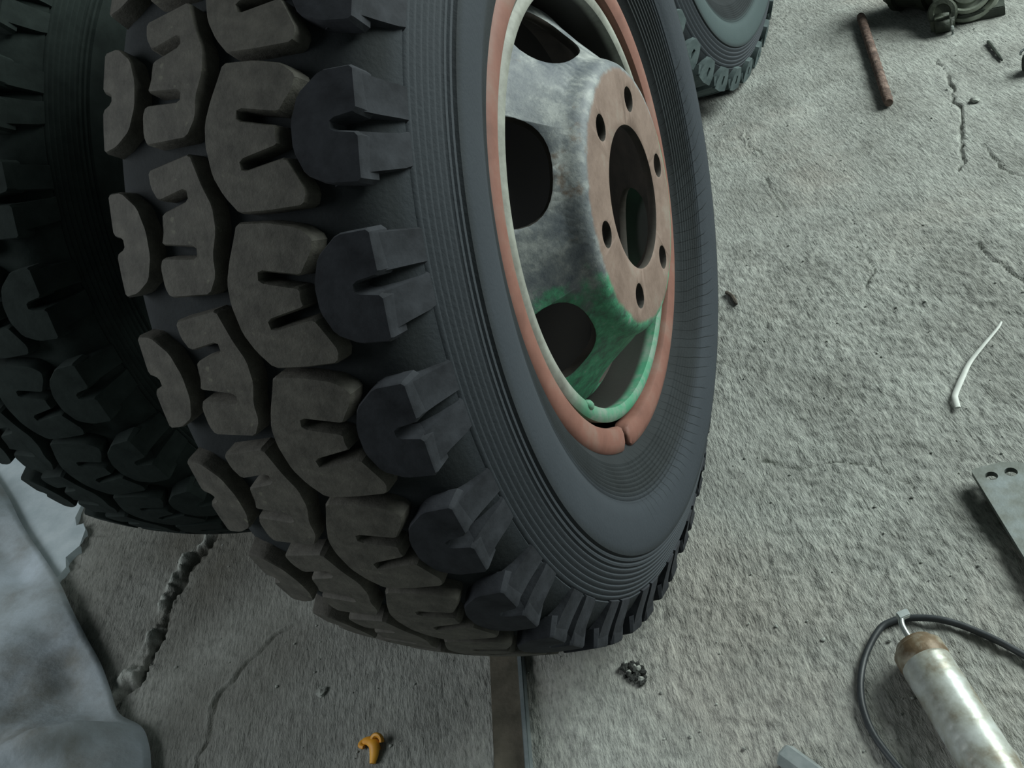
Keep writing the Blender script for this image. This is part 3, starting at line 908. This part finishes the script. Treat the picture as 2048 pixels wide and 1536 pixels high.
# grease gun with its hose
def grease_gun():
    R = 0.0275
    head = Vector((0.2865, -0.246)); tail = Vector((0.350, -0.369))
    ax = (tail - head).normalized()
    z = 0.031
    root = thing('grease_gun', 'chromed grease gun with a rust-stained cap and black hose', 'grease gun', (head.x, head.y, 0))
    ang = math.atan2(ax.y, ax.x)
    prof = [(0.030, 0.0)]
    x = 0.030
    prof = [(0.028, 0.002), (0.028, R - 0.003), (0.031, R)]
    for k in range(22):
        x = 0.034 + k * 0.0125
        prof += [(x, R), (x + 0.005, R + 0.00006), (x + 0.009, R), (x + 0.0108, R - 0.00018)]
    prof += [(0.315, R), (0.318, 0.002)]
    def lay(name, prof, m, sharp=50):
        me = revolve(name, prof, 40, closed=False, sharp=sharp)
        o = link(name, me, m, root, (0, 0, z))
        o.rotation_euler = (0, 0, ang)
        return o
    lay('barrel', prof, M['gun'])
    c = lay('end_cap', [(0.001, 0.0005), (0.001, 0.019), (0.0025, 0.0215), (0.008, 0.0232), (0.0095, 0.0262), (0.0115, 0.0278), (0.026, 0.0284), (0.029, 0.0278), (0.031, 0.0272)], M['gun_cap'])
    # plunger rod: short bright bar with a bent end
    def rel(p): return (p[0] - head.x, p[1] - head.y, p[2])
    side = Vector((-ax.y, ax.x))
    pts = spline([rel((head.x + ax.x * 0.002, head.y + ax.y * 0.002, z)), rel((head.x - ax.x * 0.014 - .001, head.y - ax.y * 0.014, z + 0.001)),
                  rel((head.x - ax.x * 0.024 - .001, head.y - ax.y * 0.024 + 0.001, z + 0.003)), rel((head.x - ax.x * 0.030 + 0.001, head.y - ax.y * 0.030 + 0.004, z + 0.005))], 5)
    link('plunger_rod', tube_mesh('plunger_rod', pts, 0.0035, 10), M['chrome'], root)
    bm = bmesh.new()
    box_bm(bm, -0.007, 0.007, -0.0045, 0.0045, -0.004, 0.004)
    bmesh.ops.bevel(bm, geom=bm.edges[:], offset=0.001, segments=2, affect='EDGES')
    e = pts[-1]
    o = link('rod_end', bm_mesh(bm, 'rod_end'), M['chrome'], root, (e.x + 0.002, e.y + 0.003, e.z)); o.rotation_euler = (0.2, 0.1, 0.6)
    hp = [(0.62, -0.40), (0.50, -0.315), (0.397, -0.240), (0.349, -0.2105), (0.312, -0.199), (0.278, -0.198), (0.262, -0.203), (0.247, -0.2165), (0.2325, -0.258), (0.2305, -0.303),
          (0.2425, -0.345), (0.267, -0.381), (0.31, -0.43), (0.36, -0.49), (0.43, -0.515), (0.468, -0.52)]
    pts = []
    for i, p in enumerate(hp):
        zz = hz(*p) + 0.005
        if i == len(hp) - 1: zz = z
        pts.append(rel((p[0], p[1], zz)))
    pts = spline(pts, 8)
    link('hose', tube_mesh('hose', pts, 0.0040, 10), M['black'], root)
    pts = [rel((head.x + ax.x * t, head.y + ax.y * t, z)) for t in (0.312, 0.34, 0.36)]
    link('head', tube_mesh('head', pts, [0.026, 0.026, 0.014], 16), M['dark_steel'], root)
grease_gun()

# hexagonal steel bar poking in at the bottom edge
def hex_bar():
    a = Vector((0.153, -0.3845, 0.014)); d = Vector((0.037, -0.024, 0)).normalized()
    pts = [a, a + d * 0.003, a + d * 0.26]
    me = tube_mesh('hex_bar', pts, [0.0105, 0.0135, 0.0135], 6)
    for p in me.polygons: p.use_smooth = False
    M['zinc'] = simple_mat('bright_zinc', (0.26, 0.30, 0.31), (0.38, 0.42, 0.43), 50, 0.3, 0.5, 0.1, 0.001)
    o = link('steel_bar', me, M['zinc'])
    tag(o, 'bright hexagonal steel bar end at the bottom edge beside the grease gun', 'bar')
hex_bar()

# white plastic strip
def white_strip():
    P = [(0.402, 0.345), (0.396, 0.330), (0.376, 0.295), (0.357, 0.262), (0.346, 0.228), (0.336, 0.193), (0.336, 0.181), (0.3385, 0.164)]
    pts = spline([(x, y, hz(x, y) + 0.006) for x, y in P], 6)
    n = len(pts)
    rad = [0.0016 + 0.0028 * min(1, i / n * 1.7) for i in range(n)]
    o = link('plastic_strip', tube_mesh('plastic_strip', pts, rad, 8, flat=0.45), M['white'])
    tag(o, 'thin bent off-white plastic strip lying on the concrete', 'strip')
white_strip()

# broken orange-yellow plastic clip
def clip():
    cx, cy = -0.366, -0.425
    z = hz(cx, cy)
    root = thing('plastic_clip', 'small broken orange-yellow plastic clip on the floor', 'clip', (cx, cy, z))
    pts = spline([(-0.019, 0.006, 0.004), (-0.008, 0.006, 0.007), (0.002, 0.001, 0.008), (0.006, -0.010, 0.005), (0.008, -0.022, 0.003)], 5)
    link('tongue', tube_mesh('tongue', pts, [0.0045 + 0.003 * math.sin(math.pi * i / (len(pts) - 1)) for i in range(len(pts))], 8, 0.5), M['yellow'], root)
    pts = [(0.004 + 0.0075 * math.cos(t), 0.006 + 0.0075 * math.sin(t) * .8, 0.007 + 0.0055 * math.sin(t)) for t in [i * 2 * math.pi / 18 for i in range(16)]]
    link('loop', tube_mesh('loop', pts, 0.0034, 8), M['yellow'], root)
    pts = spline([(-0.019, 0.006, 0.004), (-0.021, 0.000, 0.004), (-0.014, -0.002, 0.004)], 4)
    link('hook', tube_mesh('hook', pts, 0.0035, 8, .7), M['yellow'], root)
clip()

def lump_mesh(name, r, flat, seed, rough=0.4, sub=2):
    rs = random.Random(seed)
    bm = bmesh.new()
    bmesh.ops.create_icosphere(bm, subdivisions=sub, radius=r)
    for v in bm.verts:
        v.co *= 1 + rough * (rs.random() - 0.5)
        v.co.z *= flat
    return bm_mesh(bm, name)

# crumbled black wad
def wad():
    cx, cy = -0.040, -0.291
    z = hz(cx, cy)
    root = thing('oily_wad', 'crumbled black oily wad on the floor by the front tyre', 'debris', (cx, cy, z))
    rs = random.Random(3)
    for k in range(46):
        a = rs.random() * 6.28; q = math.sqrt(rs.random())
        x = q * math.cos(a) * 0.021 + 0.0; y = q * math.sin(a) * 0.012
        c, s = math.cos(-0.6), math.sin(-0.6)
        o = link('crumb', lump_mesh('crumb', 0.0018 + 0.0026 * rs.random(), 0.8, k, 0.6, 1), M['soot'] if k % 9 else M['stone'], root,
                 (x * c - y * s, x * s + y * c, 0.002 + 0.003 * (1 - q)))
wad()

def single(name, me, m, label, cat, loc):
    o = link(name, me, m, None, loc)
    return tag(o, label, cat)
def stick(name, a, b, r, m, label, cat, mid=None):
    pts = [a] + ([mid] if mid else []) + [b]
    pts = spline([(x, y, hz(x, y) + r) for x, y in pts], 6)
    n = len(pts)
    o = link(name, tube_mesh(name, pts, [r * (0.9 + 0.12 * math.sin(i * 2.1)) if 0 < i < n - 1 else r * .5 for i in range(n)], 7), m)
    tag(o, label, cat)
stick('twig', (-0.033, 0.492), (-0.008, 0.452), 0.004, M['wood'], 'short dark twig on the floor beside the front tyre', 'twig', (-0.020, 0.478))
stick('wire_offcut', (0.420, 1.287), (0.443, 1.190), 0.0042, M['dark_steel'], 'short dark wire offcut lying between casting and black nut', 'wire', (0.430, 1.243))
single('pebble', lump_mesh('pebble', 0.009, 0.7, 12), M['stone'], 'small loose pebble beside the floor crack', 'stone', (0.388, 1.041, hz(0.388, 1.041) + 0.004))
single('chip', lump_mesh('chip', 0.008, 0.4, 14, 0.7), M['stone'], 'pale concrete chip on the dark floor near the angle iron', 'stone', (-0.488, -0.352, hz(-0.488, -0.352) + 0.002))

# black fitting at the right edge
def fitting():
    cx, cy = 0.481, 1.128
    z = hz(cx, cy)
    root = thing('hose_fitting', 'black hexagonal fitting with a small wire bail at the right edge', 'fitting', (cx, cy, z))
    pts = [(-0.004, 0, 0.018), (0.002, -0.001, 0.018), (0.03, -0.004, 0.018), (0.05, -0.006, 0.018)]
    me = tube_mesh('nut', pts, [0.014, 0.0185, 0.0185, 0.014], 6)
    for p in me.polygons: p.use_smooth = False
    link('nut', me, M['dark_steel'], root)
    pts = [(0.004 + 0.011 * math.cos(t), 0.004, 0.034 + 0.011 * math.sin(t)) for t in [i * math.pi / 8 for i in range(9)]]
    link('bail', tube_mesh('bail', pts, 0.0024, 8), M['chrome'], root)
fitting()

# greasy casting at the top right
def casting():
    cx, cy = 0.375, 1.455
    root = thing('pump_casting', 'greasy dark green metal casting with a round pale flange', 'machine part', (cx, cy, 0))
    # frame: facing the camera roughly (-y, up)
    n = Vector((-0.02, -0.86, 0.50)).normalized()
    rx = Vector((1, 0, 0)); rx = (rx - n * rx.dot(n)).normalized(); ry = n.cross(rx)
    def turned(name, prof, m, c, seg=40):
        me = revolve(name, prof, seg, closed=False, sharp=45)
        o = link(name, me, m, root)
        mt = Matrix((( n.x, rx.x, ry.x, c[0]), (n.y, rx.y, ry.y, c[1]), (n.z, rx.z, ry.z, c[2]), (0, 0, 0, 1)))
        o.matrix_local = mt
        return o
    fc = (0.012, -0.030, 0.076)
    fl = turned('flange', [(-0.030, 0.002), (-0.030, 0.052), (-0.004, 0.054), (0.0, 0.052), (0.002, 0.048), (0.000, 0.044), (-0.008, 0.042), (-0.010, 0.034), (-0.002, 0.032), (-0.001, 0.024), (-0.009, 0.022), (-0.012, 0.001)], M['cast_light'], fc)
    turned('outer_rim', [(-0.036, 0.050), (-0.036, 0.066), (-0.026, 0.072), (-0.016, 0.070), (-0.014, 0.064), (-0.020, 0.058), (-0.024, 0.054)], M['cast_light'], fc)
    # barrel-shaped housing lying behind and to the left, with raised bands
    prof = [(-0.150, 0.002), (-0.150, 0.030), (-0.143, 0.036), (-0.120, 0.038), (-0.116, 0.052), (-0.100, 0.062), (-0.096, 0.070), (-0.084, 0.071), (-0.080, 0.063), (-0.030, 0.064),
            (-0.026, 0.072), (-0.012, 0.073), (-0.008, 0.064), (0.040, 0.062), (0.052, 0.052), (0.056, 0.002)]
    me = revolve('housing', prof, 36, closed=False, sharp=40)
    o = link('housing', me, M['cast'], root, (-0.045, 0.075, 0.072)); o.rotation_euler = (0, 0, RAD(-24))
    # neck that carries the flange
    turned('neck', [(-0.11, 0.040), (-0.06, 0.050), (-0.03, 0.053)], M['cast'], fc, 28)
    # mounting foot: thick rounded lug with a stud
    turned('mounting_foot', [(-0.070, 0.002), (-0.070, 0.030), (-0.020, 0.032), (-0.004, 0.031), (0.003, 0.027), (0.004, 0.018), (0.001, 0.016), (0.000, 0.001)], M['cast'], (-0.040, -0.062, 0.046), 24)
    bm = bmesh.new()
    box_bm(bm, -0.066, -0.016, -0.085, -0.02, 0.0, 0.045)
    bmesh.ops.bevel(bm, geom=bm.edges[:], offset=0.010, segments=3, affect='EDGES')
    link('foot_block', bm_mesh(bm, 'foot_block'), M['cast'], root, smooth=True)
    link('stud', tube_mesh('stud', [(-0.022, -0.094, 0.002), (-0.022, -0.094, 0.018), (-0.021, -0.095, 0.024)], [0.0045, 0.0045, 0.003], 8), M['chrome'], root)
    # square base plate sticking out on the right
    bm = bmesh.new()
    box_bm(bm, -0.01, 0.085, -0.045, 0.16, 0.0, 0.024)
    bmesh.ops.bevel(bm, geom=bm.edges[:], offset=0.002, segments=2, affect='EDGES')
    link('base_plate', bm_mesh(bm, 'base_plate'), M['dark_steel'], root)
casting()

# crumpled grey sheet in the near left corner
def sheet():
    edge = [(-1.85, 0.25), (-1.523, 0.055), (-1.34, -0.065), (-1.163, -0.172), (-1.06, -0.245), (-0.983, -0.297), (-0.915, -0.342), (-0.859, -0.386), (-0.81, -0.425), (-0.757, -0.442), (-0.722, -0.468), (-0.695, -0.50), (-0.63, -0.58), (-0.55, -0.68)]
    E_ = [Vector((x, y, 0)) for x, y in edge]
    pts = spline(E_, 7)
    inn = Vector((-0.52, -0.85, 0)).normalized()
    verts, faces = [], []
    m = 44
    for i, p in enumerate(pts):
        for j in range(m):
            d = 0.010 * j + 0.00022 * j * j
            q = p + inn * d
            X, Y = np.array([q.x]), np.array([q.y])
            w = float(0.055 * lattice(X, Y, 61, 5)[0] + 0.03 * lattice(X, Y, 62, 11)[0] + 0.010 * lattice(X, Y, 63, 26)[0])
            # long fold running from the near corner of the edge
            fx, fy = q.x + 0.757, q.y + 0.442
            along = fx * -0.75 + fy * -0.66; across = fx * 0.66 - fy * 0.75
            fold = 0.05 * math.exp(-(across / 0.022) ** 2) * max(0.0, 1 - along / 0.32) * (1 if along > -0.02 else 0)
            rise = 0.10 * (1 - math.exp(-d / 0.16))
            k = min(1.0, d / 0.05)
            z = max(0.006, 0.014 + rise + (w + fold) * k)
            verts.append((q.x, q.y, z))
    n = len(pts)
    for i in range(n - 1):
        for j in range(m - 1):
            faces.append((i * m + j, (i + 1) * m + j, (i + 1) * m + j + 1, i * m + j + 1))
    me = bpy.data.meshes.new('sheet'); me.from_pydata(verts, [], faces)
    bm = bmesh.new(); bm.from_mesh(me); bmesh.ops.recalc_face_normals(bm, faces=bm.faces); bm.to_mesh(me); bm.free()
    o = link('tarpaulin', me, M['tarp'], smooth=True)
    s = o.modifiers.new('thickness', 'SOLIDIFY'); s.thickness = 0.004
    tag(o, 'crumpled dusty grey sheet lying in the near left corner', 'tarpaulin')
sheet()

# loose grit that nobody could count
def grit():
    rs = np.random.default_rng(21)
    base = bmesh.new(); bmesh.ops.create_icosphere(base, subdivisions=1, radius=1)
    bv_ = np.array([v.co[:] for v in base.verts]); base.verts.index_update()
    bf = [[v.index for v in f.verts] for f in base.faces]; base.free()
    V, F = [], []
    n = 0
    for k in range(900):
        x = rs.uniform(-0.95, 0.5); y = rs.uniform(-0.5, 1.5)
        if abs(x + 0.125) < 0.16 and abs(y) < 0.25: continue
        if abs(x + 0.665) < 0.16 and abs(y - .17) < 0.25: continue
        r = 0.0009 + 0.0020 * rs.random() ** 4
        p = bv_ * r * (1 + 0.5 * (rs.random((len(bv_), 1)) - 0.5)); p[:, 2] *= 0.7
        p += np.array([x, y, hz(x, y) + r * 0.35])
        V.append(p); F += [[i + n for i in f] for f in bf]; n += len(bv_)
    me = bpy.data.meshes.new('grit'); me.from_pydata(np.concatenate(V).tolist(), [], F)
    o = link('loose_grit', me, M['stone'])
    o['kind'] = 'stuff'
    tag(o, 'fine loose grit scattered over the concrete floor', 'grit')
grit()
